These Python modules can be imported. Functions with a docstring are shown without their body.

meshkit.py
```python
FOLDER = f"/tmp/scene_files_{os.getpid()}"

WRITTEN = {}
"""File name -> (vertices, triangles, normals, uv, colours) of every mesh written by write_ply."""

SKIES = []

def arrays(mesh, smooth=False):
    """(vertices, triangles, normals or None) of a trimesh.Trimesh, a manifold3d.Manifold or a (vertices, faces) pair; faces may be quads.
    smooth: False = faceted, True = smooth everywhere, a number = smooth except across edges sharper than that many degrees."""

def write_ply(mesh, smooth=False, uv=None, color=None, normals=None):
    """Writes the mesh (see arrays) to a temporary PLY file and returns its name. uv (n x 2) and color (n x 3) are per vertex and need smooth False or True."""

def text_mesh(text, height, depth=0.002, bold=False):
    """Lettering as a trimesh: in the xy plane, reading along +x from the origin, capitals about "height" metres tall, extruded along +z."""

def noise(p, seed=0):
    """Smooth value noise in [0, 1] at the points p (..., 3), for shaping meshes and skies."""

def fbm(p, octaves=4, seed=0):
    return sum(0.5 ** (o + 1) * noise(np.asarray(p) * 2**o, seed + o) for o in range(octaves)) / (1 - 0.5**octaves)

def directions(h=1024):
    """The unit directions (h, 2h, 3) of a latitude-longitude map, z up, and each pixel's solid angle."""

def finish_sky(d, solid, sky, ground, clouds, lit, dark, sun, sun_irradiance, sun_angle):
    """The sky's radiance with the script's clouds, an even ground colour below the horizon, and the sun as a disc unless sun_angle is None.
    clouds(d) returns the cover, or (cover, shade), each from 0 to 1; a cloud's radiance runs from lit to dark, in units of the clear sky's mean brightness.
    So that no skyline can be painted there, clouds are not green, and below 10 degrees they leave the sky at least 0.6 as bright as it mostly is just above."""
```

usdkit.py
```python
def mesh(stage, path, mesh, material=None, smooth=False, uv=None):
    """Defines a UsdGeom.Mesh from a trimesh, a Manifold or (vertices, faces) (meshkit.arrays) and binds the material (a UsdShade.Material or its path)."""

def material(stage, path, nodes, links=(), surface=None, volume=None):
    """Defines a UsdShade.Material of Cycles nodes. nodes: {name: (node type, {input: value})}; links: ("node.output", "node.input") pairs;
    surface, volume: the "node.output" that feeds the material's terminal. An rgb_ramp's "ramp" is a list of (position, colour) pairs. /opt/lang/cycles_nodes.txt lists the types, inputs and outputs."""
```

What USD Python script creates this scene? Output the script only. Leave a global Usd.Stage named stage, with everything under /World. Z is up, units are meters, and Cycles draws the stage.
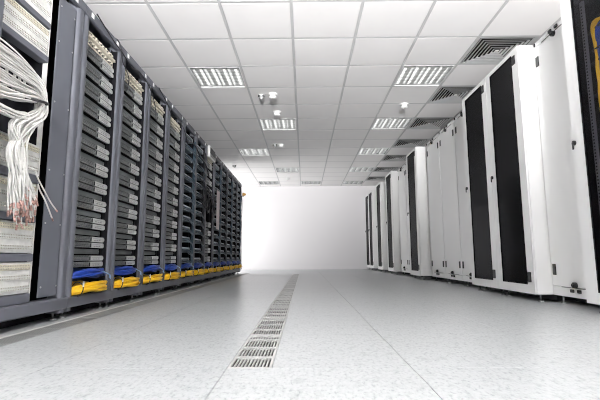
import math, random
import numpy as np, trimesh, usdkit
import shapely.geometry as sg
from pxr import Usd, UsdGeom, UsdLux, UsdShade, Gf, Sdf, Vt

stage = Usd.Stage.CreateInMemory()
UsdGeom.SetStageUpAxis(stage, 'Z'); UsdGeom.SetStageMetersPerUnit(stage, 1.0)
world = UsdGeom.Xform.Define(stage, '/World'); stage.SetDefaultPrim(world.GetPrim())
UsdGeom.Scope.Define(stage, '/World/Looks')

# ------------------------------------------------------------------ camera
F_PX, PITCH, YAW, ROLL, CAM_H = 425.5, 0.1335, -0.0098, -0.0041, 0.3567
cp, sp, cy_, sy_ = math.cos(PITCH), math.sin(PITCH), math.cos(YAW), math.sin(YAW)
fwd = np.array([sy_ * cp, cy_ * cp, sp]); right = np.array([cy_, -sy_, 0.0]); up = np.cross(right, fwd)
r2 = math.cos(ROLL) * right + math.sin(ROLL) * up; u2 = -math.sin(ROLL) * right + math.cos(ROLL) * up
cam = UsdGeom.Camera.Define(stage, '/World/camera')
cam.AddTransformOp().Set(Gf.Matrix4d(*r2, 0, *u2, 0, *(-fwd), 0, 0, 0, CAM_H, 1))
cam.CreateHorizontalApertureAttr(36.0); cam.CreateVerticalApertureAttr(24.0)
cam.CreateFocalLengthAttr(36.0 * F_PX / 600); cam.CreateClippingRangeAttr(Gf.Vec2f(0.02, 200))
EXPOSURE = 0.22
cam.CreateExposureAttr(EXPOSURE)

# ------------------------------------------------------------------ lights
WALL_FRONT, WLEFT = -5.2, -2.75  # front wall is out of view, set far back to even the light
def daylight(name, w, h, intensity, loc, rot):                  # area light at a window opening out of view
    l = UsdLux.RectLight.Define(stage, '/World/' + name)
    l.CreateWidthAttr(w); l.CreateHeightAttr(h); l.CreateIntensityAttr(intensity); l.CreateColorAttr(Gf.Vec3f(1.0, 0.99, 0.985))
    l.AddTranslateOp().Set(Gf.Vec3d(*loc)); l.AddRotateXYZOp().Set(Gf.Vec3f(*rot))
ADDED_WIN_X, ADDED_WIN_Z, ADDED_WIN_W, ADDED_WIN_H = -0.1, 0.80, 4.8, 1.5     # added window behind the camera, out of view, to brighten the room
daylight('daylight', ADDED_WIN_W, ADDED_WIN_H, 2.0, (ADDED_WIN_X, WALL_FRONT - 0.12, ADDED_WIN_Z), (90, 0, 0))
SIDE_Y, SIDE_Z, SIDE_W, SIDE_H = 11.0, 0.90, 2.2, 1.4             # unseen window beyond the racks, placed to light the far end
daylight('side_daylight', SIDE_W, SIDE_H, 7.0, (WLEFT - 0.12, SIDE_Y, SIDE_Z), (90, 0, -90))
TUBE_STRENGTH = 1.5
UP_X, UP_Y, UP_Z, UP_TILT = 0.10, -4.3, 0.80, 50                               # unseen light behind the camera, placed to light the ceiling
ul = UsdLux.DiskLight.Define(stage, '/World/uplight')
ul.CreateRadiusAttr(0.18); ul.CreateIntensityAttr(16000.0); ul.CreateColorAttr(Gf.Vec3f(1.0, 0.99, 0.985))
ul.AddTranslateOp().Set(Gf.Vec3d(UP_X, UP_Y, UP_Z)); ul.AddRotateXYZOp().Set(Gf.Vec3f(180 - UP_TILT, 0, 0))


rng = random.Random(7)
ORD = ['first', 'second', 'third', 'fourth', 'fifth', 'sixth', 'seventh', 'eighth', 'ninth', 'tenth', 'eleventh', 'twelfth', 'thirteenth', 'fourteenth', 'fifteenth', 'sixteenth', 'seventeenth', 'eighteenth', 'nineteenth', 'twentieth', 'twenty-first', 'twenty-second', 'twenty-third', 'twenty-fourth', 'twenty-fifth', 'twenty-sixth']

# ------------------------------------------------------------------ materials
def pbr(name, color, rough=0.5, metal=0.0, spec=0.5, noise=None, bump=None, coat=0):
    """Plain principled paint, metal or plastic. noise = (scale, amount) varies the colour, bump = (scale, distance)."""
    nodes = {'p': ('principled_bsdf', {'base_color': color, 'roughness': rough, 'metallic': metal, 'specular_ior_level': spec})}
    links = []
    if noise or bump:
        nodes['t'] = ('texture_coordinate', {})
    if noise:
        s, a = noise
        nodes['n'] = ('noise_texture', {'scale': s, 'detail': 4.0})
        nodes['r'] = ('rgb_ramp', {'ramp': [(0.3, tuple(c * (1 - a) for c in color)), (0.7, tuple(min(1, c * (1 + a)) for c in color))]})
        links += [('t.object', 'n.vector'), ('n.fac', 'r.fac'), ('r.color', 'p.base_color')]
    if bump:
        s, d = bump
        nodes['m'] = ('noise_texture', {'scale': s, 'detail': 3.0})
        nodes['b'] = ('bump', {'distance': d, 'strength': 0.6})
        links += [('t.object', 'm.vector'), ('m.fac', 'b.height'), ('b.normal', 'p.normal')]
    return usdkit.material(stage, '/World/Looks/' + name, nodes, links, surface='p.BSDF')

M = {}
M['rack'] = pbr('rack_paint', (0.098, 0.103, 0.122), 0.48, 0, 0.35, noise=(9, 0.06))
M['rack_panel'] = pbr('rack_panel_paint', (0.108, 0.115, 0.136), 0.48, 0, 0.35, noise=(5, 0.05))
M['rack_dark'] = pbr('rack_inside_black', (0.006, 0.006, 0.008), 0.7, 0, 0.12)  # near-black for rack insides, also used as painted shade
M['black'] = pbr('black_plastic', (0.014, 0.014, 0.016), 0.45)
M['steel'] = pbr('zinc_steel', (0.55, 0.55, 0.55), 0.35, 0.8)
M['silver'] = pbr('server_silver', (0.48, 0.49, 0.48), 0.34, 0.3, noise=(60, 0.10))
M['silver_dull'] = pbr('server_grey', (0.33, 0.34, 0.335), 0.4, 0.3, noise=(60, 0.10))
M['vent'] = pbr('server_vent', (0.17, 0.175, 0.17), 0.5, 0.2, noise=(130, 0.7))  # vent mesh grey, darkened too for the dim reflection in near racks
M['chassis'] = pbr('server_chassis', (0.20, 0.21, 0.21), 0.45, 0.5)
M['blank'] = pbr('blank_panel_grey', (0.115, 0.126, 0.128), 0.45, 0.1, noise=(12, 0.10))
M['switch'] = pbr('switch_blue_grey', (0.21, 0.265, 0.31), 0.42, 0.2, noise=(40, 0.15))
M['port'] = pbr('port_black', (0.02, 0.025, 0.03), 0.5)
M['beige'] = pbr('patch_beige', (0.58, 0.54, 0.45), 0.5, noise=(50, 0.12))
M['white_plastic'] = pbr('white_plastic', (0.80, 0.80, 0.79), 0.4)
M['label'] = pbr('white_label', (0.86, 0.86, 0.86), 0.5)
M['white_paint'] = pbr('cabinet_white', (0.845, 0.845, 0.84), 0.32, 0, 0.5, bump=(260, 0.0003))
M['terminal'] = pbr('terminal_white', (0.64, 0.64, 0.62), 0.45, noise=(35, 0.10))
M['pin'] = pbr('terminal_pin', (0.36, 0.35, 0.30), 0.45, noise=(90, 0.4))
M['pin_yellow'] = pbr('terminal_strip_yellow', (0.60, 0.56, 0.44), 0.5, noise=(90, 0.2))
M['cable_white'] = pbr('cable_white', (0.68, 0.67, 0.65), 0.45)
M['cable_pink'] = pbr('cable_end_red_brown', (0.40, 0.24, 0.21), 0.5, noise=(60, 0.75))
M['cable_blue'] = pbr('cable_blue', (0.010, 0.042, 0.28), 0.4, noise=(14, 0.25))
M['cable_cyan'] = pbr('cable_pale_blue', (0.22, 0.38, 0.62), 0.4)
M['cable_yellow'] = pbr('cable_yellow', (0.86, 0.52, 0.012), 0.4, noise=(14, 0.12))
M['cable_grey_blue'] = pbr('cable_grey_blue', (0.085, 0.115, 0.155), 0.45)
M['cable_black'] = pbr('cable_black', (0.012, 0.012, 0.016), 0.4)
M['cable_teal'] = pbr('cable_teal', (0.02, 0.05, 0.075), 0.4)
M['amber'] = pbr('amber_plastic', (0.62, 0.36, 0.10), 0.35)
M['pinkish'] = pbr('pinkish_board', (0.50, 0.42, 0.43), 0.6)
M['wall'] = pbr('wall_paint', (0.89, 0.875, 0.89), 0.6, 0, 0.3, bump=(140, 0.0006))
M['tile'] = pbr('ceiling_tile_mineral', (0.93, 0.915, 0.91), 0.85, 0, 0.2, noise=(3.0, 0.012), bump=(330, 0.0006))
M['rail'] = pbr('ceiling_rail', (0.60, 0.595, 0.60), 0.5)
M['slab'] = pbr('slab_grey', (0.30, 0.30, 0.30), 0.8)
M['vane'] = pbr('diffuser_grey', (0.56, 0.57, 0.57), 0.42, 0.2)
M['duct'] = pbr('duct_black', (0.02, 0.02, 0.02), 0.7)
M['louvre'] = pbr('louvre_aluminium', (0.86, 0.87, 0.87), 0.13, 1.0)
M['housing'] = pbr('lamp_housing_white', (0.78, 0.78, 0.78), 0.5)
M['grille'] = pbr('grille_aluminium', (0.50, 0.50, 0.49), 0.38, 0.25)
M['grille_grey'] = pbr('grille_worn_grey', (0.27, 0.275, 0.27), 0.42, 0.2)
M['joint'] = pbr('floor_joint', (0.30, 0.30, 0.30), 0.8)
M['pit'] = pbr('grille_pit', (0.06, 0.06, 0.06), 0.8)
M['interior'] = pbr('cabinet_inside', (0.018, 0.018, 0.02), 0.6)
M['inner_rail'] = pbr('cabinet_inner_rail', (0.36, 0.365, 0.38), 0.4, 0.3)
M['tube'] = usdkit.material(stage, '/World/Looks/lamp_tube', {'e': ('emission', {'color': (1.0, 0.985, 0.965), 'strength': TUBE_STRENGTH})}, [], surface='e.emission')
# dark door panes: mostly see-through smoked panes with a reflecting face
def pane(name, tint):
    return usdkit.material(stage, '/World/Looks/' + name, {
        't': ('transparent_bsdf', {'color': (tint, tint, tint * 1.04)}), 'g': ('glossy_bsdf', {'color': (0.3, 0.3, 0.3), 'roughness': 0.25}),
        'f': ('fresnel', {'IOR': 1.14}), 'm': ('mix_closure', {})},
        [('f.fac', 'm.fac'), ('t.BSDF', 'm.closure1'), ('g.BSDF', 'm.closure2')], surface='m.closure')
M['pane'] = pane('smoked_pane', 0.74)
M['pane_clear'] = pane('mesh_pane', 0.93)
# floor tile: white laminate with fine grey flecks
M['floor_tile'] = usdkit.material(stage, '/World/Looks/floor_tile', {
    'g': ('geometry', {}),
    'a': ('noise_texture', {'scale': 92.0, 'detail': 3.0, 'roughness': 0.65}),
    'ar': ('rgb_ramp', {'ramp': [(0.0, (0.23, 0.245, 0.255)), (0.34, (0.315, 0.335, 0.34)), (0.44, (0.43, 0.45, 0.455)), (0.58, (0.475, 0.49, 0.495)), (1.0, (0.51, 0.52, 0.525))]}),
    'v': ('noise_texture', {'scale': 30.0, 'detail': 4.0, 'roughness': 0.7}),
    'vr': ('rgb_ramp', {'ramp': [(0.32, (0.80, 0.805, 0.81)), (0.48, (1, 1, 1))]}),
    'x': ('mix_color', {'blend_type': 'multiply', 'fac': 1.0}),
    'o': ('object_info', {}), 'or': ('rgb_ramp', {'ramp': [(0, (0.975, 0.975, 0.98)), (1, (1, 1, 1))]}),
    'y': ('mix_color', {'blend_type': 'multiply', 'fac': 1.0}),
    'mp': ('mapping', {'scale': (1.0, 0.5, 1.0)}),
    'p': ('principled_bsdf', {'roughness': 0.30, 'specular_ior_level': 0.38})},
    [('g.position', 'mp.vector'), ('mp.vector', 'a.vector'), ('mp.vector', 'v.vector'), ('a.fac', 'ar.fac'), ('v.fac', 'vr.fac'), ('ar.color', 'x.a'), ('vr.color', 'x.b'),
     ('o.random', 'or.fac'), ('x.result', 'y.a'), ('or.color', 'y.b'), ('y.result', 'p.base_color')], surface='p.BSDF')

# ------------------------------------------------------------------ naming helpers
used = {}
def numbered(parent, name):
    k = (str(parent), name); n = used.get(k, 0); used[k] = n + 1
    return f'{parent}/{name}' + (f'_{n:03d}' if n else '')

def path_of(parent):
    return '/World' if parent is None else str(parent.GetPath())

def tag(prim, label=None, cat=None, group=None, kind=None):
    for k, v in (('label', label), ('category', cat), ('group', group), ('kind', kind)):
        if v:
            prim.SetCustomDataByKey(k, v)
    return prim

def obj(name, mesh, mat, parent=None, smooth=30, **data):
    m = usdkit.mesh(stage, numbered(path_of(parent), name), mesh, M[mat], smooth=smooth)
    return tag(m.GetPrim(), **data)

def thing(name, label, cat, loc=(0, 0, 0), rotz=0, group=None, kind=None):
    x = UsdGeom.Xform.Define(stage, numbered('/World', name))
    x.AddTranslateOp().Set(Gf.Vec3d(*map(float, loc))); x.AddRotateZOp().Set(float(rotz))
    return tag(x.GetPrim(), label, cat, group, kind)

def dup(root, label, loc, rotz=0, group=None, name=None):
    was = root.GetCustomData()
    r = thing(name or root.GetName().rstrip('0123456789').rstrip('_'), label, was['category'], loc, rotz, group or was.get('group'))
    r.GetReferences().AddInternalReference(root.GetPath()); r.SetInstanceable(True)
    return r

PROTO = {}
def place(key, make, label, loc, rotz=0, group=None):
    """The first one of a kind is built, every later one is a copy of it."""
    if key not in PROTO:
        PROTO[key] = make(label, loc, rotz, group); return PROTO[key]
    return dup(PROTO[key], label, loc, rotz, group)

# ------------------------------------------------------------------ mesh helpers
def cat(ms):
    return trimesh.util.concatenate(ms)

def box(x0, x1, y0, y1, z0, z1, c=0.0):
    """A box, its edges chamfered by c."""
    lo, hi = np.array([x0, y0, z0], float), np.array([x1, y1, z1], float)
    if c <= 0:
        b = trimesh.creation.box(hi - lo); b.apply_translation((lo + hi) / 2); return b
    c = min(c, (hi - lo).min() * 0.45); pts = []
    for i in range(3):
        a, b = lo + c, hi - c; a[i], b[i] = lo[i], hi[i]
        pts += [[(a, b)[s][0], (a, b)[t][1], (a, b)[u][2]] for s in (0, 1) for t in (0, 1) for u in (0, 1)]
    return trimesh.convex.convex_hull(np.array(pts))

def cyl(r, p, q, n=16):
    return trimesh.creation.cylinder(radius=r, segment=[p, q], sections=n)

def lathe(profile, n=28):
    return trimesh.creation.revolve(np.array(profile, float), sections=n)

def extrude(poly, h, z=0.0):
    m = trimesh.creation.extrude_polygon(poly, h, engine='earcut'); m.apply_translation([0, 0, z]); return m

def frame_xz(y0, y1, z0, z1, b, x0, x1, c=0.002):
    """A rectangular picture-frame in the y-z plane, border b = (y low, y high, z low, z high)."""
    o, i = sg.box(y0, z0, y1, z1), sg.box(y0 + b[0], z0 + b[2], y1 - b[1], z1 - b[3])
    m = extrude(o.difference(i), x1 - x0)
    m.vertices = np.stack([m.vertices[:, 2] + x0, m.vertices[:, 0], m.vertices[:, 1]], 1)
    m.fix_normals(); return m

def spline(pts, n):
    """Catmull-Rom through pts."""
    p = np.asarray(pts, float); p = np.vstack([2 * p[0] - p[1], p, 2 * p[-1] - p[-2]]); out = []
    for i in range(1, len(p) - 2):
        t = np.linspace(0, 1, n, endpoint=False)[:, None]
        a, b, c, d = p[i - 1:i + 3]
        out.append(0.5 * (2 * b + (c - a) * t + (2 * a - 5 * b + 4 * c - d) * t ** 2 + (3 * b - a - 3 * c + d) * t ** 3))
    return np.vstack(out + [p[-2][None]])

def tube(pts, r, sides=6, closed=False):
    p = np.asarray(pts, float); t = np.gradient(p, axis=0)
    if closed:
        t = np.roll(p, -1, 0) - np.roll(p, 1, 0)
    t /= np.linalg.norm(t, axis=1, keepdims=True) + 1e-12
    a = np.zeros_like(t); ref = np.array([0.31, 0.2, 0.93]); v = ref - t[0] * (ref @ t[0])
    for i in range(len(t)):
        v = v - t[i] * (v @ t[i]); v /= np.linalg.norm(v) + 1e-12; a[i] = v
    b = np.cross(t, a); ang = np.arange(sides) * 2 * np.pi / sides; n = len(p)
    V = (p[:, None] + r * (np.cos(ang)[None, :, None] * a[:, None] + np.sin(ang)[None, :, None] * b[:, None])).reshape(-1, 3)
    m = n if closed else n - 1
    i, j = np.meshgrid(np.arange(m), np.arange(sides), indexing='ij'); i2 = (i + 1) % n; j2 = (j + 1) % sides
    q = np.stack([i * sides + j, i * sides + j2, i2 * sides + j2, i2 * sides + j], -1).reshape(-1, 4)
    fs = np.vstack([q[:, [0, 1, 2]], q[:, [0, 2, 3]]])
    if not closed:
        k = np.arange(1, sides - 1)
        fs = np.vstack([fs, np.stack([0 * k, k + 1, k], 1), (n - 1) * sides + np.stack([0 * k, k, k + 1], 1)])
    return trimesh.Trimesh(V, fs, process=False)

# ------------------------------------------------------------------ the room
CEIL, BACK, WRIGHT = 2.461, 12.56, 3.05
CX0, CY0, T = -1.30, 3.283, 0.6                       # ceiling grid
FX0, FY0 = -0.854, 2.04                               # floor grid
obj('wall_back', box(WLEFT - .15, WRIGHT + .15, BACK, BACK + .15, -.2, 2.9), 'wall', kind='structure')
sa, sb, sc, sd = SIDE_Y - SIDE_W / 2, SIDE_Y + SIDE_W / 2, SIDE_Z - SIDE_H / 2, SIDE_Z + SIDE_H / 2
obj('wall_left', cat([box(WLEFT - .15, WLEFT, WALL_FRONT - .15, sa, -.2, 2.9), box(WLEFT - .15, WLEFT, sb, BACK, -.2, 2.9), box(WLEFT - .15, WLEFT, sa, sb, -.2, sc), box(WLEFT - .15, WLEFT, sa, sb, sd, 2.9)]), 'wall', kind='structure')
obj('window_2', frame_xz(sa - .04, sb + .04, sc - .04, sd + .04, (.07, .07, .07, .07), -.03, .02).apply_translation([WLEFT, 0, 0]), 'white_plastic', kind='structure')  # frame of the unseen side window
obj('wall_right', box(WRIGHT, WRIGHT + .15, WALL_FRONT - .15, BACK, -.2, 2.9), 'wall', kind='structure')
wx0, wx1, wz0, wz1 = ADDED_WIN_X - ADDED_WIN_W / 2, ADDED_WIN_X + ADDED_WIN_W / 2, ADDED_WIN_Z - ADDED_WIN_H / 2, ADDED_WIN_Z + ADDED_WIN_H / 2
obj('wall_front', cat([box(WLEFT, wx0, WALL_FRONT - .15, WALL_FRONT, -.2, 2.9), box(wx1, WRIGHT, WALL_FRONT - .15, WALL_FRONT, -.2, 2.9),
                       box(wx0, wx1, WALL_FRONT - .15, WALL_FRONT, -.2, wz0), box(wx0, wx1, WALL_FRONT - .15, WALL_FRONT, wz1, 2.9)]), 'wall', kind='structure')  # unseen wall closing the room behind the camera
wf = frame_xz(wx0 - .04, wx1 + .04, wz0 - .04, wz1 + .04, (.07, .07, .07, .07), -.02, .03)
wf.vertices = wf.vertices[:, [1, 0, 2]] * [1, 1, 1] + [0, WALL_FRONT, 0]; wf.fix_normals()
obj('window_1', wf, 'white_plastic', kind='structure')  # frame of the added window, out of view

# floor: raised-floor tiles, each its own piece; slots for two grille strips are left free
floor = UsdGeom.Xform.Define(stage, '/World/floor').GetPrim(); tag(floor, kind='structure')
obj('slab', box(WLEFT, WRIGHT, WALL_FRONT, BACK, -.2, -.05), 'slab', floor)
MID0, MID1, MIDA, MIDB = -0.254, -0.108, 1.44, 9.24    # centre grille strip
LFT0, LFT1, LFTA, LFTB = -1.385, -1.235, -.36, 9.84    # strip in front of the left racks
def tile_mesh(x0, x1, y0, y1):
    g = 0.0007
    return box(x0 + g, x1 - g, y0 + g, y1 - g, -.045, 0.0, 0.0006)
rest = []; kx = range(-4, 8); ky = range(-13, 18)
for i in kx:
    for j in ky:
        x0, x1, y0, y1 = FX0 + T * i, FX0 + T * (i + 1), FY0 + T * j, FY0 + T * (j + 1)
        x0, x1, y0, y1 = max(x0, WLEFT), min(x1, WRIGHT), max(y0, WALL_FRONT), min(y1, BACK)
        if x1 - x0 < .02 or y1 - y0 < .02:
            continue
        spans = [(x0, x1)]
        ym = (y0 + y1) / 2
        if x0 < (MID0 + MID1) / 2 < x1 and MIDA < ym < MIDB:
            spans = [(MID1, x1)]
        if x0 < (LFT0 + LFT1) / 2 < x1 and LFTA < ym < LFTB:
            spans = [(x0, LFT0), (LFT1, x1)]
        for a, b in spans:
            m = tile_mesh(a, b, y0, y1)
            if y1 > .7 and b > -1.6 and a < 2.2:
                obj('floor_tile', m, 'floor_tile', floor, smooth=False)
            else:
                rest.append(m)
obj('hidden_floor_tiles', cat(rest), 'floor_tile', floor, smooth=False, kind='stuff')
obj('floor_joint', box(WLEFT, WRIGHT, WALL_FRONT, BACK, -.05, -.044), 'joint', floor)

def grille_panel(x0, x1, y0, rows, nslot, slotw):
    """A metal plate with rows of slots cut through; rows = (from, to) along y."""
    b = 0.008; w = x1 - x0; holes = []
    pitch = (w - 2 * b) / nslot
    for (a, c) in rows:
        for k in range(nslot):
            s = x0 + b + pitch * (k + .5)
            holes.append(sg.box(s - slotw * pitch / 2, y0 + a, s + slotw * pitch / 2, y0 + c))
    poly = sg.box(x0 + .001, y0 + .001, x1 - .001, y0 + T - .001).difference(sg.MultiPolygon(holes))
    return extrude(poly, .006, -.0065)
ROWS = [(.018, .138), (.172, .305), (.337, .470), (.505, .560)]
gs = thing('floor_grille', 'long narrow slotted metal grille strip set into the floor down the middle of the aisle', 'floor grille')
for j in range(int(round((MIDB - MIDA) / T))):
    obj('grille_panel', grille_panel(MID0, MID1, MIDA + T * j, ROWS, 11, .58), 'grille', gs, smooth=False)
obj('trough', cat([box(MID0, MID1, MIDA, MIDB, -.045, -.043), box(MID0, MID0 + .003, MIDA, MIDB, -.043, -.007), box(MID1 - .003, MID1, MIDA, MIDB, -.043, -.007)]), 'pit', gs)
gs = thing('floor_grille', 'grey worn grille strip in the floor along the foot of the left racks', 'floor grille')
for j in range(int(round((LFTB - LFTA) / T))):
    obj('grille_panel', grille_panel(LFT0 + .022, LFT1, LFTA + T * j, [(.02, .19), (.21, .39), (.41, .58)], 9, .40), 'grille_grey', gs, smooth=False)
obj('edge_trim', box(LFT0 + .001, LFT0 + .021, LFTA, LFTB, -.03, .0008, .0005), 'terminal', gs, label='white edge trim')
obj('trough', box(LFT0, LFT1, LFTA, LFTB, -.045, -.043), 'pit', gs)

# ceiling: lay-in tiles and rails; cells given to lamps and diffusers stay open
LAMPS = [(0, 2, 'near lamp above the left racks'), (4, 2, ''), (1, 5, ''), (4, 5, ''), (0, 8, ''), (4, 8, ''), (1, 11, ''), (4, 11, ''), (2, 14, ''), (0, 14, ''), (4, 14, ''),
         (1, -1, ''), (4, -1, ''), (0, -4, ''), (4, -4, ''), (1, -7, ''), (4, -7, ''), (0, -10, ''), (4, -10, ''), (1, -13, ''), (4, -13, '')]
DIFF = [(5, j) for j in (1, 3, 5, 7, 9, 11, 13)]
open_cells = {(a, b) for a, b, _ in LAMPS} | set(DIFF)
ceiling = UsdGeom.Xform.Define(stage, '/World/ceiling').GetPrim(); tag(ceiling, kind='structure')
obj('slab', box(WLEFT, WRIGHT, WALL_FRONT, BACK, 2.8, 2.9), 'slab', ceiling)
rest = []; rest_rail = []
RW = .012
for i in range(-3, 8):
    for j in range(-15, 16):
        x0, x1, y0, y1 = CX0 + T * i, CX0 + T * (i + 1), CY0 + T * j, CY0 + T * (j + 1)
        x0, x1, y0, y1 = max(x0, WLEFT), min(x1, WRIGHT), max(y0, WALL_FRONT), min(y1, BACK)
        if x1 - x0 < .03 or y1 - y0 < .03:
            continue
        seen = y1 > 3.0 and x1 > -2.0 and x0 < 2.5
        if (i, j) not in open_cells:
            m = box(x0 + .0125, x1 - .0125, y0 + .0125, y1 - .0125, CEIL - .001, CEIL + .014, .004)
            if seen:
                obj('ceiling_tile', m, 'tile', ceiling, smooth=False)
            else:
                rest.append(m)
        r = box(x0 + RW, x1 - RW, y0 - RW, y0 + RW, CEIL - .0005, CEIL + .03)     # cross rail
        if seen:
            obj('cross_rail', r, 'rail', ceiling, smooth=False)
        else:
            rest_rail.append(r)
for i in range(-2, 8):
    x = CX0 + T * i
    r = box(x - RW, x + RW, WALL_FRONT, BACK, CEIL - .0012, CEIL + .032)
    if -2 < x < 2.5:
        obj('main_rail', r, 'rail', ceiling, smooth=False)
    else:
        rest_rail.append(r)
obj('hidden_ceiling_tiles', cat(rest), 'tile', ceiling, smooth=False, kind='stuff')
obj('hidden_rails', cat(rest_rail), 'rail', ceiling, smooth=False, kind='stuff')
obj('wall_angle', cat([box(WLEFT, WRIGHT, BACK - .022, BACK, CEIL - .002, CEIL + .02)]), 'rail', ceiling, smooth=False)

# ------------------------------------------------------------------ ceiling lamps and diffusers
def make_lamp(label, loc, rotz, group):
    t = thing('ceiling_lamp', label, 'ceiling lamp', loc, rotz, group); h = .288
    s = [box(-h, h, -h, -h + .004, 0, .10), box(-h, h, h - .004, h, 0, .10), box(-h, -h + .004, -h, h, 0, .10), box(h - .004, h, -h, h, 0, .10), box(-h, h, -h, h, .10, .104)]
    obj('housing', cat(s), 'housing', t, smooth=False)
    obj('trim_frame', extrude(sg.box(-h, -h, h, h).difference(sg.box(-h + .012, -h + .012, h - .012, h - .012)), .004, -.003), 'housing', t, smooth=False)
    n = 4; w = (2 * h - .03) / n
    for k in range(n + 1):                                # V-shaped lengthwise reflectors
        x = -h + .015 + w * k
        p = sg.Polygon([(x - .003, 0), (x + .003, 0), (x + .016, .055), (x - .016, .055)])
        m = extrude(p, 2 * h - .028); m.vertices = np.stack([m.vertices[:, 0], m.vertices[:, 2] - h + .014, m.vertices[:, 1]], 1); m.fix_normals()
        obj('reflector_blade', m, 'louvre', t, smooth=False)
    for k in range(n):
        x = -h + .015 + w * (k + .5)
        for c in range(6):
            y = -h + .014 + (2 * h - .028) * (c + .5) / 6
            obj('cross_louvre', box(x - w / 2 + .005, x + w / 2 - .005, y - .0025, y + .0025, .002, .056), 'louvre', t, smooth=False)
        obj('lamp_tube', cyl(.013, [x, -h + .02, .078], [x, h - .02, .078], 10), 'tube', t)
    return t
where = ['nearest on the left side, over the racks', 'nearest on the right side, over the cabinets', 'second on the left side, beyond the two near smoke detectors', 'second on the right side, beyond a smoke detector',
         'third on the left side', 'third on the right side', 'fourth on the left side', 'fourth on the right side', 'last row before the back wall, middle one', 'last row before the back wall, left one', 'last row before the back wall, right one']
for n, (i, j, _) in enumerate(LAMPS):
    loc = (CX0 + T * (i + .5), CY0 + T * (j + .5), CEIL)
    lab = 'square louvred ceiling lamp, ' + where[n] if n < len(where) else f"square louvred ceiling lamp outside the picture, {'left' if i < 2 else 'right'}, {ORD[(-1 - j) // 3]} row nearer"
    place('lamp', make_lamp, lab, loc, 0, 'ceiling lamps in the tile grid')

def make_diffuser(label, loc, rotz, group):
    t = thing('air_diffuser', label, 'air vent', loc, rotz, group); h = .288
    def ring(a, z0, a2, z1, th=.006):
        o0 = [(-a, -a), (a, -a), (a, a), (-a, a)]; o1 = [(-a2, -a2), (a2, -a2), (a2, a2), (-a2, a2)]
        v = [(x, y, z0) for x, y in o0] + [(x, y, z1) for x, y in o1] + [(x * (a - th) / a, y * (a - th) / a, z0) for x, y in o0] + [(x * (a2 - th) / a2, y * (a2 - th) / a2, z1) for x, y in o1]
        f = []
        for k in range(4):
            m = (k + 1) % 4
            f += [(k, m, 4 + m), (k, 4 + m, 4 + k), (8 + m, 8 + k, 12 + k), (8 + m, 12 + k, 12 + m), (m, k, 8 + k), (m, 8 + k, 8 + m), (4 + k, 4 + m, 12 + m), (4 + k, 12 + m, 12 + k)]
        r = trimesh.Trimesh(np.array(v), np.array(f), process=False); r.fix_normals(); return r
    obj('outer_frame', ring(h, 0, h, .02, .014), 'vane', t, smooth=False)
    for k in range(7):
        a = h - .014 - .036 * (k + .15)
        obj('vane', ring(a, .0, a - .011, .007, .009), 'vane', t, smooth=False)
    obj('centre_cap', box(-.02, .02, -.02, .02, 0, .004, .001), 'white_plastic', t, smooth=False)
    obj('duct', cat([box(-h, h, -h, h, .16, .165), box(-h, -h + .004, -h, h, .02, .16), box(h - .004, h, -h, h, .02, .16), box(-h, h, -h, -h + .004, .02, .16), box(-h, h, h - .004, h, .02, .16)]), 'duct', t, smooth=False)
    return t
for n, (i, j) in enumerate(DIFF):
    place('diffuser', make_diffuser, f'square dark air diffuser in the ceiling above the white cabinets, {ORD[n]} from the camera', (CX0 + T * (i + .5), CY0 + T * (j + .5), CEIL), 0, 'air diffusers above the white cabinets')

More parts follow.
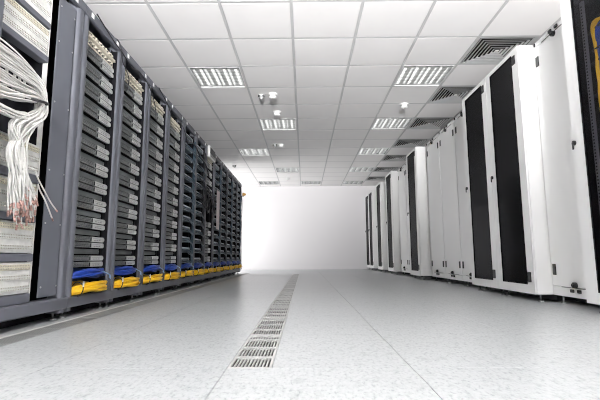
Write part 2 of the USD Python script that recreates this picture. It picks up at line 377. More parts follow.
# detectors
def make_detector(label, loc, rotz, group):
    t = thing('smoke_detector', label, 'smoke detector', loc, rotz, group)
    obj('base_plate', lathe([(0, 0), (.058, 0), (.060, -.006), (.058, -.016), (0, -.016)]), 'white_plastic', t)
    obj('chamber', lathe([(0, -.015), (.040, -.015), (.036, -.034), (.050, -.036), (.050, -.050), (.034, -.062), (0, -.064)]), 'white_plastic', t)
    obj('indicator', lathe([(0, -.063), (.006, -.063), (.005, -.067), (0, -.068)], 10), 'cable_pink', t, label='red indicator')
    return t
for lab, x, y in (('white smoke detector on the ceiling, nearer one before the second left lamp', -.40, 5.30), ('white smoke detector on the ceiling directly before the second left lamp', -.39, 5.98),
                  ('white smoke detector on the ceiling before the second right lamp', 1.40, 5.70), ('white smoke detector on the far ceiling beyond the second left lamp', -.43, 7.80),
                  ('white smoke detector on the ceiling before the last row of lamps', -.44, 11.2)):
    place('detector', make_detector, lab, (x, y, CEIL), 0, 'smoke detectors on the ceiling')
def make_nozzle(label, loc, rotz, group):
    t = thing('ceiling_nozzle', label, 'nozzle', loc, rotz, group)
    obj('flange', lathe([(0, 0), (.045, 0), (.043, -.008), (0, -.008)]), 'white_plastic', t)
    obj('body', lathe([(0, -.008), (.030, -.008), (.034, -.025), (.012, -.060), (0, -.062)]), 'vane', t)
    obj('outlet', cat([box(-.041, -.019, -.042, -.020, -.036, -.010, .003), box(.016, .040, -.044, -.022, -.034, -.008, .003)]), 'black', t, label='black outlet openings')
    return t
place('nozzle', make_nozzle, 'small dark conical ceiling nozzle left of the nearer smoke detector', (-.55, 5.33, CEIL), 0, 'dark ceiling nozzles')
place('nozzle', make_nozzle, 'small dark conical ceiling nozzle beyond the second left lamp', (-.54, 7.78, CEIL), 0, 'dark ceiling nozzles')
place('nozzle', make_nozzle, 'small dark ceiling nozzle above the far end of the left racks', (-1.60, 9.60, CEIL), 0, 'dark ceiling nozzles')

t = thing('floor_lamp', 'unseen lamp behind the viewer, placed to light the ceiling', 'lamp', (UP_X, UP_Y, 0))  # unseen light source, its stand and shape are chosen, not known
obj('base', lathe([(0, 0), (.17, 0), (.17, .015), (.03, .03), (0, .03)]), 'black', t); obj('pole', cyl(.014, [0, 0, .02], [0, 0, UP_Z - .06]), 'black', t)
bowl = lathe([(.03, -.05), (.205, -.03), (.205, .40), (.215, .40), (.215, -.04), (.03, -.062), (.03, -.05)]); bowl.apply_transform(trimesh.transformations.rotation_matrix(-math.radians(UP_TILT), [1, 0, 0])); bowl.apply_translation([0, 0, UP_Z])
obj('reflector', bowl, 'black', t)  # black drum shaped to keep this light off the floor

# ------------------------------------------------------------------ left side: racks
XL, PITCH_R, RY0 = -1.42, 0.58, 2.58          # front plane of the racks, their spacing, start of the first one
def rounded(x0, x1, y0, y1, r):
    return sg.box(x0 + r, y0 + r, x1 - r, y1 - r).buffer(r, quad_segs=5)
def post_mesh(ylo, yhi, z0=.04, z1=2.0):
    return extrude(rounded(-.085, 0, ylo + .0015, yhi - .0015, .022), z1 - z0, z0)
def beam_mesh(y0, y1, z0, z1, depth=.07, slope=.02):
    p = sg.Polygon([(-depth, z0), (-.004, z0), (0, z0 + .006), (0, z1 - slope), (-slope * .8, z1), (-depth, z1)])
    m = extrude(p, y1 - y0); m.vertices = np.stack([m.vertices[:, 0], m.vertices[:, 2] + y0, m.vertices[:, 1]], 1); m.fix_normals(); return m
def foot_mesh(x, y, h):
    return cat([cyl(.006, [x, y, .008], [x, y, h], 10), lathe([(0, 0), (.022, 0), (.020, .008), (.008, .012), (0, .012)], 14).apply_translation([x, y, 0])])
RD = .80
def rack_shell(t, y0, y1, wl=.066, wr=.074, nuts=True):
    obj('post', post_mesh(y0, y0 + wl), 'rack', t); obj('post', post_mesh(y1 - wr, y1), 'rack', t)
    obj('rear_post', box(-RD, -RD + .05, y0 + .002, y0 + .05, .04, 2.0, .004), 'rack', t); obj('rear_post', box(-RD, -RD + .05, y1 - .05, y1 - .002, .04, 2.0, .004), 'rack', t)
    obj('top_beam', beam_mesh(y0 + .001, y1 - .001, 1.938, 2.018, .026).apply_translation([.004, 0, 0]), 'rack', t)
    obj('bottom_beam', beam_mesh(y0 + .001, y1 - .001, .060, .125, .09, .006).apply_translation([.004, 0, 0]), 'rack', t)
    obj('roof', box(-RD, -.06, y0 + .002, y1 - .002, 2.0, 2.012), 'rack', t)
    obj('inner_side', cat([box(-RD + .05, -.086, y0 + .002, y0 + .008, .09, 2.0), box(-RD + .05, -.086, y1 - .008, y1 - .002, .09, 2.0), box(-RD, -RD + .006, y0 + .05, y1 - .05, .09, 2.0), box(-RD, -.08, y0 + .008, y1 - .008, .085, .095)]), 'rack_dark', t, smooth=False)
    obj('plinth', box(-RD + .06, -.115, y0 + .004, y1 - .004, .004, .084), 'rack_dark', t, smooth=False)  # black box painting in the shade under the rack
    for a in (-.05, -RD + .05):
        for b in (y0 + .05, y1 - .05):
            obj('foot', foot_mesh(a, b, .075), 'chassis', t)
def make_rack_kind(servers, middle):
    def make(label, loc, rotz, group):
        t = thing('equipment_rack', label, 'rack', loc, rotz, group)
        rack_shell(t, 0, PITCH_R)
        obj('mounting_rail', box(-.086, -.030, .0665, .0745, .13, 1.93), 'rack_dark', t, smooth=False)
        obj('mounting_rail', cat([box(-.086, -.012, PITCH_R - .0775, PITCH_R - .0745, .13, 1.93), box(-.050, -.044, PITCH_R - .104, PITCH_R - .0745, .13, 1.93)]), 'rack_dark', t, smooth=False)  # black liner and flange make the dark band beside the servers
        obj('cage_nut', cat([box(-.030, -.020, .0665, .0755, z, z + .013) for z in np.arange(.276, 1.9, .1275)]), 'steel', t, smooth=False, kind='stuff')
        obj('shelf', box(-.30, -.03, .066, PITCH_R - .074, .212, .222, .001), 'rack_dark', t); obj('shelf', box(-.30, -.012, .066, PITCH_R - .074, .118, .127, .001), 'rack_dark', t)
        for y in (.085, PITCH_R - .115):
            obj('label_plate', box(.004, .0065, y - .020, y + .014, 1.956, 1.990, .001), 'label', t, label='white label')
        if servers:
            for q in range(1, 12):
                if middle or not 5 <= q <= 8:
                    z = Z0 + ZP * q - ZP + .0855
                    p = obj('blank_panel', box(-.056, -.052, .0775, PITCH_R - .1045, z, z + .034, .0015), 'blank', t)
                    obj('screw', cat([cyl(.004, [-.052, y, z + .017], [-.0498, y, z + .017], 8) for y in (.086, PITCH_R - .115)]), 'steel', p, kind='stuff')
        return t
    return make
Z0, ZP = .298, .1275
SERVER_RACKS = (0, 1, 2, 3, 6)
mk_racks = {0: make_rack_kind(True, True), 1: make_rack_kind(True, False), 2: make_rack_kind(False, False)}
rack_note = ['nearest full rack of silver servers, next to the cabling frame', 'second in the left row', 'third in the left row', 'fourth in the left row', 'fifth in the left row', 'sixth in the left row', 'seventh in the left row, with the white box at its top',
             'eighth in the left row, behind the pinkish board', 'ninth in the left row', 'tenth in the left row', 'eleventh in the left row', 'last in the left row, beside the back wall']
for k in range(12):
    rk = 0 if k < 4 else 1 if k == 6 else 2
    place(f'rack{rk}', mk_racks[rk], 'dark blue-grey equipment rack, ' + rack_note[k], (XL, RY0 + PITCH_R * k, 0), 0, 'equipment racks of the left row')

# servers: origin at the middle of the front's bottom edge, facing +x
SW = .200
def server_builder(face_mat, half_mat, name):
    def make(label, loc, rotz, group):
        t = thing(name, label, 'server', loc, rotz, group); h = .0338
        obj('chassis', box(-.55, -.012, -SW + .008, SW - .008, .001, h - .001), 'rack_dark', t, smooth=False)  # black stands in for the shade under and between servers
        obj('vent_bezel', box(-.014, 0, -SW, .012, .0005, h, .004), half_mat, t)
        v = cat([box(-.001, .0008, y, y + .0048, z, z + .0062) for y in np.arange(-SW + .02, -.004, .009) for z in (.007, .016, .025)])
        obj('vent_slots', v, 'port', t, smooth=False, kind='stuff')
        p = sg.Polygon([(.016, .0005), (SW - .016, .0005), (SW - .004, .006), (SW, .012), (SW, h - .012), (SW - .004, h - .006), (SW - .016, h), (.016, h)])
        m = extrude(p, .017); m.vertices = np.stack([m.vertices[:, 2] - .014, m.vertices[:, 0], m.vertices[:, 1]], 1); m.fix_normals()
        obj('drive_bezel', m, face_mat, t)
        obj('drive_slot', cat([box(.002, .0036, .050 + .034 * q, .050 + .034 * q + .026, .0095, .0125) for q in range(3)] + [box(.002, .0036, .036, .152, .021, .0225)]), 'port', t, smooth=False, kind='stuff')
        obj('power_button', cyl(.0042, [.002, .176, .020], [.0052, .176, .020], 10), 'steel', t)
        obj('release_latch', box(-.004, .004, .0125, .0165, .004, h - .004), 'port', t)
        return t
    return make
mk_a = server_builder('silver', 'vent', 'server'); mk_b = server_builder('silver', 'silver_dull', 'server')  # one bezel in two tones, its changing reflection put into the colour
for k in SERVER_RACKS:
    yc = RY0 + PITCH_R * k + .277
    n = 0
    for q in range(12):
        z = Z0 + ZP * q
        for b in (0, 1):
            if k == 6 and 5 <= q <= 7:
                continue
            key, mk = (('server_dark', mk_a) if k < 2 else ('server_pale', mk_b))
            place(key, mk, f'flat silver rack server, {ORD[n]} from the bottom of the {ORD[k]} left rack', (XL - .022, yc, z + .0405 * b), 0, 'rack servers in the left row')
            n += 1
# patch panels at the top of the server racks
def make_patch(label, loc, rotz, group):
    t = thing('patch_panel', label, 'patch panel', loc, rotz, group); ys = np.arange(-SW + .010, SW - .018, .0242)
    for z in (0, .058):
        f = obj('port_plate', box(-.010, 0, -SW, SW, z, z + .040, .002), 'beige', t)
        obj('ports', cat([box(-.001, .0012, y, y + .0150, z + .008, z + .030) for y in ys]), 'port', f, smooth=False, kind='stuff')
        obj('plugs', cat([box(.0, .018, y + .003, y + .012, z + .010, z + .020, .002) for y in ys[::2]] + [box(.0, .016, y + .003, y + .012, z + .018, z + .028, .002) for y in ys[1::3]]), 'beige', f, smooth=False, kind='stuff')
    obj('cable_guide', cat([box(-.004, .020, -SW, SW, .042, .046), box(-.004, .020, -SW, SW, .052, .056)] + [box(.014, .020, y, y + .006, .046, .052) for y in np.arange(-SW, SW - .005, .027)]), 'beige', t, smooth=False)
    obj('back_box', box(-.09, -.010, -SW + .01, SW - .01, 0, .098), 'rack_dark', t, smooth=False)
    return t
for k in SERVER_RACKS:
    yc = RY0 + PITCH_R * k + .277
    place('patch', make_patch, f'beige patch panel with dark ports at the top of the {ORD[k]} left rack', (XL - .030, yc, 1.788), 0, 'patch panels at the rack tops')
# switches with cable looms in the other racks
def make_switch(label, loc, rotz, group):
    t = thing('network_switch', label, 'network switch', loc, rotz, group)
    obj('case', box(-.30, 0, -SW, SW, .001, .066, .003), 'switch', t)
    obj('ports', cat([box(-.001, .0012, y, y + .0115, z, z + .012) for y in np.arange(-SW + .05, SW - .03, .0155) for z in (.012, .034)]), 'port', t, smooth=False, kind='stuff')
    for y in (-SW, SW - .018):
        obj('side_ear', box(-.003, .003, y, y + .018, .004, .062), 'steel', t, smooth=False)
    obj('status_strip', box(0, .0012, -SW + .04, SW - .03, .054, .058), 'white_plastic', t)
    return t
lr = random.Random(11)
def make_loom(label, loc, rotz, group, teal):
    t = thing('cable_loom', label, 'cables', loc, rotz, group)
    ms, ms2 = [], []
    for q in range(12):
        z = .30 + .1275 * q + .02
        for c in range(7):
            y = -.13 + .04 * c + lr.uniform(-.01, .01); e = .208 + lr.uniform(-.012, .012)
            pts = [(-.018, y, z), (.012, y + .006, z - .004), (.022, (y + e) / 2, z - .030 - .02 * lr.random()), (.010 + .01 * lr.random(), e, z - .055 - .03 * lr.random()), (.0, e + .006, z - .12)]
            (ms if c % 2 else ms2).append(tube(spline(pts, 4), .0042, 5))
    for c in range(6):
        e = .200 + .006 * c
        pts = [(-.002 + .012 * (c % 2) + lr.uniform(-.006, .006), e + lr.uniform(-.008, .008), z) for z in np.linspace(.15, 1.85, 14)]
        ms.append(tube(spline(pts, 3), .005, 5))
    obj('dark_cables', cat(ms), 'cable_black' if not teal else 'cable_teal', t, smooth=True, kind='stuff')
    obj('grey_blue_cables', cat(ms2), 'cable_teal' if not teal else 'cable_grey_blue', t, smooth=True, kind='stuff')
    return t
mk_l0 = lambda *a: make_loom(*a, teal=False); mk_l1 = lambda *a: make_loom(*a, teal=True)
for k in range(12):
    if k in SERVER_RACKS:
        continue
    yc = RY0 + PITCH_R * k + .277
    for q in range(13):
        place('switch', make_switch, f'blue-grey network switch, {ORD[q]} from the bottom of the {ORD[k]} left rack', (XL - .030, yc, .302 + .1275 * q - .012), 0, 'network switches in the far left racks')
    place('loom0' if k in (5, 8, 10) else 'loom1', mk_l0 if k in (5, 8, 10) else mk_l1, f'tangle of dark cables hanging down the front of the {ORD[k]} left rack', (XL - .006, yc, 0), 0, 'cable looms in the far left racks')

# blue and yellow cable coils at the foot of every rack
def coil(seed, n, r, ax, ay, hz, dz=0.0, twist=2.0):
    g = np.random.default_rng(seed); out = []
    for s in range(n):
        th = np.linspace(0, 2 * np.pi, 44, endpoint=False); f = g.uniform(.55, 1.0); ph = g.uniform(0, 6.28); u = s / max(1, n - 1)
        lobe = 1 + .10 * np.sin(2 * th + ph)
        x = ax * f * np.cos(th) * lobe + g.normal(0, .006)
        y = ay * g.uniform(.86, 1.0) * np.sin(th) + g.normal(0, .006)
        z = hz * (u * .62 + .16 * (1 + np.sin(twist * th + ph)) + .04 * g.normal()) * (1 - .55 * (np.abs(y) / ay) ** 3) + r
        out.append(tube(np.stack([x, y, np.maximum(z, r)], 1), r, 6, closed=True))
    return out
def make_yellow(seed):
    def make(label, loc, rotz, group):
        t = thing('cable_coil', label, 'cable', loc, rotz, group)
        obj('cables', cat(coil(seed, 28, .0058, .10, .212, .078)), 'cable_yellow', t, smooth=True, kind='stuff')
        m = tube(np.array([(.107 * math.cos(a) * .35 + .040, -.178 + .004 * math.sin(3 * a), .037 + .044 * math.sin(a)) for a in np.linspace(0, 6.283, 20, endpoint=False)]), .0035, 6, True)
        obj('cable_tie', m, 'black', t, smooth=True)
        obj('tie_tag', box(.074, .079, -.184, -.170, .050, .086, .001), 'label', t, label='white tag')
        return t
    return make
def make_blue(seed):
    def make(label, loc, rotz, group):
        t = thing('cable_coil', label, 'cable', loc, rotz, group)
        obj('cables', cat(coil(seed, 22, .0052, .085, .20, .066)), 'cable_blue', t, smooth=True, kind='stuff')
        g = np.random.default_rng(seed + 5); ms = []
        for c in range(3):
            ms.append(tube(spline([(.055 + .008 * c, .06 + .02 * c, .05), (.085, .14 + .01 * c, .030 - .004 * c), (.080, .195 + .006 * c, .016), (.088, .175 + .012 * c, -.004 - .005 * c)], 6), .0024, 5))
        obj('loose_ends', cat(ms), 'cable_cyan', t, smooth=True, label='pale blue loose ends')
        return t
    return make
mky = [make_yellow(s) for s in (3, 14)]; mkb = [make_blue(s) for s in (21, 36)]
for k in range(12):
    yc = RY0 + PITCH_R * k + .066 + .218
    place(f'yellow{k % 2}', mky[k % 2], f'yellow cable coil lying in the base of the {ORD[k]} left rack', (XL - .036, yc, .127), 0, 'yellow cable coils at the rack feet')
    place(f'blue{k % 2}', mkb[k % 2], f'blue cable coil lying above the yellow one in the {ORD[k]} left rack', (XL - .050, yc, .223), 0, 'blue cable coils at the rack feet')

# bits hung on the left racks
t = thing('cooling_unit', 'small white box with dark slots fixed at the top of the seventh left rack', 'device', (XL + .005, 6.28, 1.80))
obj('case', box(0, .035, -.20, .20, .02, .20, .010), 'white_plastic', t)
obj('dark_screen', box(.034, .037, -.175, .175, .080, .175, .002), 'black', t)
obj('slot', cat([box(.034, .0375, -.15, .15, .040 + .014 * q, .046 + .014 * q) for q in range(3)]), 'black', t, smooth=False, kind='stuff')
t = thing('hanging_board', 'pinkish beige board hanging over the cables of the eighth left rack', 'board', (XL + .030, 6.79, .80))
obj('board', box(0, .006, -.11, .11, 0, .62, .002), 'pinkish', t)
obj('hook', cat([tube(spline([(.003, s, .615), (-.004, s, .65), (-.030, s, .655)], 5), .003, 6) for s in (-.08, .08)]), 'steel', t)
t = thing('signal_lamp', 'small amber signal lamp on a dark bracket at the far end of the left racks', 'lamp', (XL + .0, 9.56, 1.74))
obj('bracket', cat([box(-.02, .05, -.018, .018, -.01, .004, .002), box(.0, .006, -.018, .018, -.06, .0, .001)]), 'black', t)
obj('lens', lathe([(0, .004), (.030, .004), (.034, .016), (.032, .055), (.020, .070), (0, .074)], 18).apply_translation([.045, 0, 0]), 'amber', t)
obj('arm', cat([box(.02, .085, -.006, .006, .03, .04, .002), lathe([(0, .02), (.016, .02), (.016, .055), (0, .058)], 12).apply_translation([.085, 0, 0])]), 'amber', t)
g = random.Random(5)
def black_cable(label, pts, r=.0045, mat='cable_black', name='black_cable', n=8):
    return obj(name, tube(spline(pts, n), r, 7), mat, smooth=True, label=label, cat='cable')
B = XL
black_cable('black cable sagging along the top edge of the first and second left racks', [(B + .010, 2.70, 2.01), (B + .014, 2.95, 1.955), (B + .016, 3.14, 1.93), (B + .014, 3.30, 1.90), (B + .012, 3.46, 1.94), (B + .014, 3.70, 1.90), (B + .012, 3.85, 1.80), (B + .006, 3.93, 1.66)])
black_cable('black cable looped over the post between the first and second left racks', [(B - .03, 3.02, 2.025), (B + .012, 3.06, 1.99), (B + .016, 3.12, 1.87), (B + .014, 3.19, 1.84), (B + .012, 3.26, 1.78), (B - .02, 3.30, 1.70)], .004)
black_cable('black cable drooping along the top edge of the third and fourth left racks', [(B + .010, 3.95, 2.0), (B + .016, 4.20, 1.93), (B + .018, 4.36, 1.86), (B + .014, 4.60, 1.90), (B + .018, 4.85, 1.83), (B + .012, 5.0, 1.72)])
black_cable('black cable arched across the top of the fifth and sixth left racks', [(B + .010, 4.95, 1.74), (B + .03, 5.25, 1.78), (B + .035, 5.55, 1.70), (B + .03, 5.9, 1.66), (B + .03, 6.12, 1.52)], .008)
black_cable('thick black cable running down the far end of the left racks', [(B + .006, 9.535, 1.74), (B + .016, 9.54, 1.5), (B + .012, 9.535, 1.1), (B + .020, 9.54, .7), (B + .012, 9.535, .35), (B + .02, 9.54, .10)], .007)
# knot of black cables in the middle of the seventh rack
t = thing('cable_knot', 'messy knot of black cables hanging from the middle of the sixth and seventh left racks', 'cables', (XL, 6.2, 1.1))
ms = []
for c in range(22):
    a = g.uniform(-.45, .15); b = a + g.uniform(.15, .55); z = g.uniform(-.02, .30)
    ms.append(tube(spline([(-.02, a, z + .06), (.012 + .02 * g.random(), a + .06, z), (.02 + .02 * g.random(), (a + b) / 2, z - g.uniform(.06, .2)), (.012, b - .04, z - .02), (-.02, b, z + .05)], 6), .0055, 6))
obj('cables', cat(ms), 'cable_black', t, smooth=True, kind='stuff')

# ------------------------------------------------------------------ the cabling frame nearest on the left
t = thing('distribution_frame', 'nearest left cabling frame with white terminal blocks and a blue-grey side panel', 'rack', (XL, 0, 0))
FY_, FYE = 1.60, 2.578
obj('post', post_mesh(1.80, 1.882), 'rack', t); obj('post', post_mesh(2.505, FYE), 'rack', t); obj('post', post_mesh(1.20, 1.27), 'rack', t)
obj('top_beam', beam_mesh(1.2, FYE - .001, 1.938, 2.018, .026).apply_translation([.004, 0, 0]), 'rack', t)
obj('bottom_beam', beam_mesh(1.2, FYE - .001, .060, .125, .09, .006).apply_translation([.004, 0, 0]), 'rack', t)
sp_ = obj('side_panel', box(-.020, -.014, 2.318, 2.490, .145, 1.905, .002), 'rack_panel', t)
obj('screw', cat([cyl(.005, [-.014, 2.336 + .144 * s, z], [-.011, 2.336 + .144 * s, z], 8) for s in (0, 1) for z in (.20, .55, .85, 1.25, 1.62, 1.84)]), 'steel', sp_, kind='stuff')
obj('back_panel', cat([box(-.42, -.41, 1.2, FYE - .002, .06, 2.0), box(-.41, -.09, FYE - .012, FYE - .002, .06, 2.0), box(-.41, -.055, 2.285, 2.292, .06, 2.0), box(-.41, -.01, 1.2, FYE - .01, 2.0, 2.008), box(-.41, -.05, 1.2, FYE - .02, .085, .1)]), 'rack_dark', t, smooth=False)
obj('white_edge', box(-.06, -.034, 2.277, 2.283, .13, 1.92), 'terminal', t, smooth=False)
obj('plinth', box(-.40, -.115, 1.2, FYE - .004, .004, .084), 'rack_dark', t, smooth=False)  # black box standing for shade under the frame
for y in (1.24, 1.84, 2.535):
    obj('foot', foot_mesh(-.05, y, .075), 'chassis', t); obj('foot', foot_mesh(-.36, y, .075), 'chassis', t)
obj('label_plate', box(.004, .0065, 2.43, 2.475, 1.945, 1.985, .001), 'label', t, label='white label')
BX = -.032
for z0, z1 in ((1.655, 1.690), (1.452, 1.490), (.758, .801), (.545, .583), (.340, .380), (.128, .174)):
    obj('cross_bar', box(BX - .05, BX + .004, 1.885, 2.276, z0, z1, .003), 'rack', t)
for z0, z1 in ((1.693, 1.925), (1.493, 1.652), (.804, .966), (.586, .755), (.383, .542), (.177, .337)):
    b = obj('terminal_block', box(BX - .04, BX - .006, 1.886, 2.274, z0, z1, .003), 'terminal', t)
    h = z1 - z0
    for q, f in enumerate((.18, .52, .84)):
        z = z0 + h * f
        obj('terminal_strip', box(BX - .006, BX - .001, 1.892, 2.268, z - .014, z + .014, .001), 'terminal' if q != 2 else 'pin_yellow', b, smooth=False)
        obj('pins', cat([box(BX - .001, BX + .0015, y, y + .0042, z + d, z + d + .006) for y in np.arange(1.897, 2.262, .0125) for d in (-.009, .004)]), 'pin', b, smooth=False, kind='stuff')
for y in (1.99, 2.05, 2.11, 2.15, 2.19):
    obj('wire_guide', box(BX - .075, BX - .062, y, y + .014, 1.20, 1.36 + .01 * math.sin(y * 90), .003), 'terminal', t)

# big bundle of white cables spilling from it, and two stray ones
g = np.random.default_rng(17); ms, ends = [], []
for c in range(84):
    u, v, w, d = g.random(), g.random(), g.random(), g.random()
    x = lambda s=.012: B + .022 + .050 * d + g.normal(0, s * .4)
    low = c % 7 == 0
    pts = [(B + .03 + .03 * d, 1.62, 1.33 - .25 * u), (x(), 1.80, 1.315 - .235 * u + .008 * g.normal()), (x(), 1.95, 1.298 - .185 * u + .007 * g.normal()), (x(), 2.080, 1.262 - .115 * u), (B + .012 + .05 * d, 2.158 - .038 * u, 1.172 - .012 * v),
           (x(), 2.135 - .09 * v, 1.085 - .02 * u), (x(), 2.035 - .13 * v, .985 - .02 * u), (x(), 1.965 + .085 * (v - .5), .86), (x(), 1.955 + .12 * w, .72), (x(), 1.975 + .165 * w + .012 * g.normal(), .555 + .10 * d + .025 * g.normal())]
    if low:
        pts = [(B + .03, 1.62, 1.09 - .09 * v), (x(), 1.80, 1.055 - .05 * v), (x(), 1.93, 1.055 - .05 * v), (x(), 2.04, 1.075 - .05 * v), (x(), 2.06, 1.02), (x(), 2.01, .93)] + pts[7:]
    p = spline(pts, 6); ms.append(tube(p, .0040, 6))
    e, q = p[-1], p[-3]; dr = (e - q) / np.linalg.norm(e - q); dr = dr * .6 + np.array([g.normal(0, .25), g.normal(0, .3), -.5]); dr /= np.linalg.norm(dr)
    ends.append(cyl(.0048, e - dr * .004, e + dr * .024, 7))
t = thing('cable_bundle', 'thick bundle of white cables spilling from the nearest left frame, ends hanging', 'cable bundle')
obj('cables', cat(ms), 'cable_white', t, smooth=True, kind='stuff')
obj('cable_ends', cat(ends), 'cable_pink', t, smooth=True, kind='stuff', label='reddish brown stripped cable ends')
obj('cable_tie', tube(np.array([(B + .048 + .052 * math.cos(a), 2.062 + .011 * math.cos(a) + .072 * math.sin(a), 1.150 + .022 * math.sin(a + 2.6) * -.6) for a in np.linspace(0, 6.283, 24, endpoint=False)]), .007, 7, True), 'black', t, smooth=True, label='black tie')
for lab, pts in (('stray white cable with pinkish end, upper of two sticking out over the side panel', [(B + .03, 2.155, .80), (B + .035, 2.17, .765), (B + .045, 2.265, .665), (B + .04, 2.335, .625)]),
                 ('stray white cable with pinkish end, lower of two sticking out over the side panel', [(B + .035, 2.17, .74), (B + .04, 2.18, .71), (B + .045, 2.23, .655), (B + .04, 2.305, .575)])):
    t = thing('stray_cable', lab, 'cable'); p = spline(pts, 6)
    obj('cable', tube(p, .0038, 6), 'cable_white', t, smooth=True); d = (p[-1] - p[-2]) / np.linalg.norm(p[-1] - p[-2])
    obj('cable_end', cyl(.0046, p[-1], p[-1] + d * .022, 8), 'cable_pink', t, label='pinkish end')

# ------------------------------------------------------------------ right side: white cabinets (origin at front plane, far... y grows away)
XR, ZT, ZB, CD = 1.80, 2.120, .060, 1.02
def cab_feet(t, w, x0):
    for a in (x0 + .05, CD - .06):
        for b in (.05, w - .05):
            obj('foot', foot_mesh(a, b, .075), 'chassis', t)
    obj('plinth', box(x0 + .16, CD - .1, .02, w - .02, .012, ZB + .006), 'interior', t, smooth=False)  # dark box put in for the shadow under the cabinet
def make_door_cabinet(w, rb, lock_y, tint='pane', cab=None):
    """w wide, stiles rb = (near, far); y = 0 is the near end."""
    def make(label, loc, rotz, group):
        t = thing('door_cabinet', label, 'cabinet', loc, rotz, group)
        g = .002; D0 = .014
        obj('body', cat([box(D0, CD, g, .022, ZB, ZT, .003), box(D0, CD, w - .022, w - g, ZB, ZT, .003), box(D0, CD, .02, w - .02, ZT - .025, ZT, .002), box(D0, CD, .02, w - .02, ZB, ZB + .05, .002), box(CD - .015, CD, .02, w - .02, ZB + .04, ZT - .02)]), 'white_paint', t)
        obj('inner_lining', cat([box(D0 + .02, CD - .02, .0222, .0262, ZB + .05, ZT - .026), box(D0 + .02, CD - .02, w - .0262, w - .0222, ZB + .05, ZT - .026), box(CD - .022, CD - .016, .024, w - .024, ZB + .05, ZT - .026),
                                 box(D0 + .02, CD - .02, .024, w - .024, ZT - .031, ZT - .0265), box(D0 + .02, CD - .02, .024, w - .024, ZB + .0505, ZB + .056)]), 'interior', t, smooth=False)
        d = obj('door', frame_xz(.003, w - .003, ZB, ZT - .003, (rb[0] - .003, rb[1] - .003, .078, .043), 0, .010), 'white_paint', t)
        obj('pane', box(.004, .007, rb[0], w - rb[1], ZB + .075, ZT - .046), tint, d, smooth=False, label='dark see-through pane')
        obj('pane_bead', frame_xz(rb[0] - .004, w - rb[1] + .004, ZB + .072, ZT - .043, (.006, .006, .006, .006), -.002, .0105), 'rack_dark', d)
        for z in (.192, 2.02):
            obj('hinge', box(-.007, .002, .046, .098, z - .040, z + .040, .004), 'black', d)
        obj('lock', cat([cyl(.016, [-.012, lock_y, 1.10], [.002, lock_y, 1.10], 16), box(-.018, -.010, lock_y - .007, lock_y + .007, 1.055, 1.105, .003)]), 'black', d)
        for y in (rb[0] + .055, w - .085 if tint == 'pane_clear' else w - rb[1] - .075):
            rx = .10 if tint == 'pane_clear' else .055
            r = obj('mounting_rail', box(rx, rx + .015, y, y + .03, ZB + .06, ZT - .04), 'inner_rail', t, smooth=False)
            obj('rail_holes', cat([box(rx - .002, rx + .0005, y + .009, y + .020, z, z + .010) for z in np.arange(ZB + .09, ZT - .08, .0222)]), 'interior', r, smooth=False, kind='stuff')
        obj('equipment_shelf', cat([box(.12, .6, .06, w - .06, z, z + .012) for z in np.arange(.3, 1.9, .22)]), 'interior', t, smooth=False, kind='stuff')
        cab_feet(t, w, D0)
        return t
    return make
def make_blank_unit(w):
    def make(label, loc, rotz, group):
        t = thing('blank_cabinet', label, 'cabinet', loc, rotz, group)
        D0 = .13; g = .002
        obj('body', box(D0 + .02, CD, g, w - g, ZB, ZT, .004), 'white_paint', t)
        p = obj('front_panel', box(D0, D0 + .02, .006, w - .006, .130, 2.075, .005), 'white_paint', t)
        obj('top_rail', box(D0 + .003, D0 + .02, .004, w - .004, 2.0785, ZT, .003), 'white_paint', t); obj('bottom_rail', box(D0 + .003, D0 + .02, .004, w - .004, ZB, .1265, .003), 'white_paint', t)
        for z in (2.0755, .1262):
            obj('seam', box(D0 + .001, D0 + .012, .12, w - .12, z, z + .004), 'black', t, smooth=False)
        for y in (.052, w - .052):
            for z in (.255, 1.945):
                obj('catch_plate', box(D0 - .006, D0 + .002, y - .021, y + .021, z - .042, z + .042, .003), 'black', p)
        for z, s in ((.150, -1), (2.056, 1)):
            k = obj('latch', cat([cyl(.021, [D0 - .020, w / 2, z], [D0 + .002, w / 2, z], 14), cyl(.011, [D0 - .03, w / 2, z], [D0 - .018, w / 2, z], 12)]), 'black', p)
            for a in (-.035, .045):
                obj('latch_stop', box(D0 - .010, D0 + .004, w / 2 + a - .018, w / 2 + a + .018, z + s * .043 - .012, z + s * .043 + .012, .003), 'black', k)
        obj('top_stop', box(D0 - .006, D0 + .004, w - .035, w - .018, 2.085, 2.113, .003), 'black', t)
        cab_feet(t, w, D0)
        return t
    return make
W = .635
mk_near = make_door_cabinet(.66, (.10, .125), .66 - .028, 'pane_clear')
mk_door = make_door_cabinet(W, (.112, .100), W - .03 + .01, 'pane')
mk_blank = make_blank_unit(.622); mk_narrow = make_blank_unit(.596)
near = place('near', mk_near, 'nearest right cabinet, its door showing yellow and blue cables inside', (XR, 2.138, 0), 0, None)
def door(y, lab): place('door', mk_door, lab, (XR, y, 0), 0, 'white cabinets with dark doors')
def blank(y, lab): place('blankunit', mk_blank, lab, (XR, y, 0), 0, 'recessed plain white cabinets')
place('narrow', mk_narrow, 'plain white recessed cabinet between the nearest cabinet and the pair of dark doors', (XR, 2.801, 0), 0, 'recessed plain white cabinets')
door(3.400, 'white cabinet with dark door, nearer one of the large pair on the right')
door(4.037, 'white cabinet with dark door, farther one of the large pair on the right')
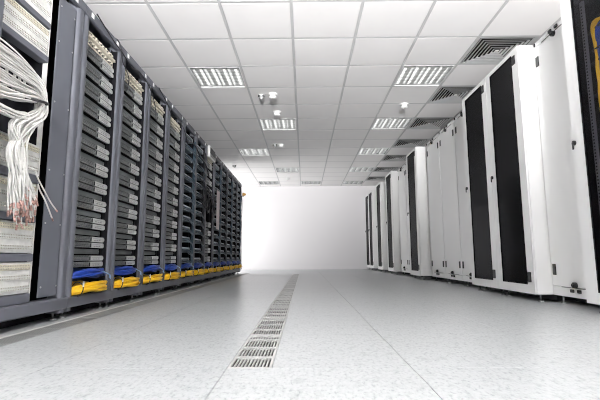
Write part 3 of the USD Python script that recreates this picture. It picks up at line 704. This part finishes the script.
blank(4.68, 'plain white cabinet directly beyond the pair of dark doors, nearest of three')
blank(5.31, 'plain white cabinet, middle of the three beyond the pair of dark doors')
blank(5.94, 'plain white cabinet, farthest of the three beyond the pair of dark doors')
door(6.72, 'white cabinet with single dark door beyond the three plain cabinets')
blank(7.37, 'plain white cabinet just beyond the single dark door, nearer of two')
blank(8.00, 'plain white cabinet beyond the single dark door, farther of two')
door(8.66, 'white cabinet with lone dark door, next one beyond the pair of plain cabinets')
blank(9.30, 'plain white cabinet recessed between two lone dark doors, mostly hidden')
door(9.93, 'white cabinet with lone dark door, just before the last two at the back wall')
blank(10.57, 'plain white cabinet recessed just before the last two dark doors, mostly hidden')
door(11.20, 'white cabinet with dark door, nearer of the last two before the back wall')
door(11.84, 'white cabinet with dark door, last one on the right beside the back wall')

# cables inside the nearest right cabinet
def inner_bundle(label, mat, y0, n, seed, zt):
    g = np.random.default_rng(seed); ms = []
    for c in range(n):
        a = g.normal(0, .008); d = g.normal(0, .008)
        zs = np.linspace(zt - .02 * c / n, .16, 12)
        pts = [(XR + .34, y0 - .10 + a, zt + .03), (XR + .22, y0 - .04 + a, zt + .025)] + [(XR + .135 + d + .012 * math.sin(3 * z + c), y0 + a + .020 * math.sin(2.2 * z + seed) + g.normal(0, .006), z) for z in zs]
        ms.append(tube(spline(pts, 4), .0052, 6))
    t = thing('cable_bundle', label, 'cable bundle')
    obj('cables', cat(ms), mat, t, smooth=True, kind='stuff')
    obj('cable_tie', cat([tube(np.array([(XR + .135 + .03 * math.cos(a), y0 + .020 * math.sin(2.2 * z + seed) + .034 * math.sin(a), z) for a in np.linspace(0, 6.283, 14, endpoint=False)]), .004, 6, True) for z in (.5, .9, 1.3, 1.7)]), 'black', t, smooth=True, kind='stuff')
inner_bundle('yellow cable bundle hanging inside the nearest right cabinet', 'cable_yellow', 2.668, 14, 2, 1.90)
inner_bundle('dark blue cable bundle hanging inside the nearest right cabinet', 'cable_blue', 2.600, 14, 4, 1.86)
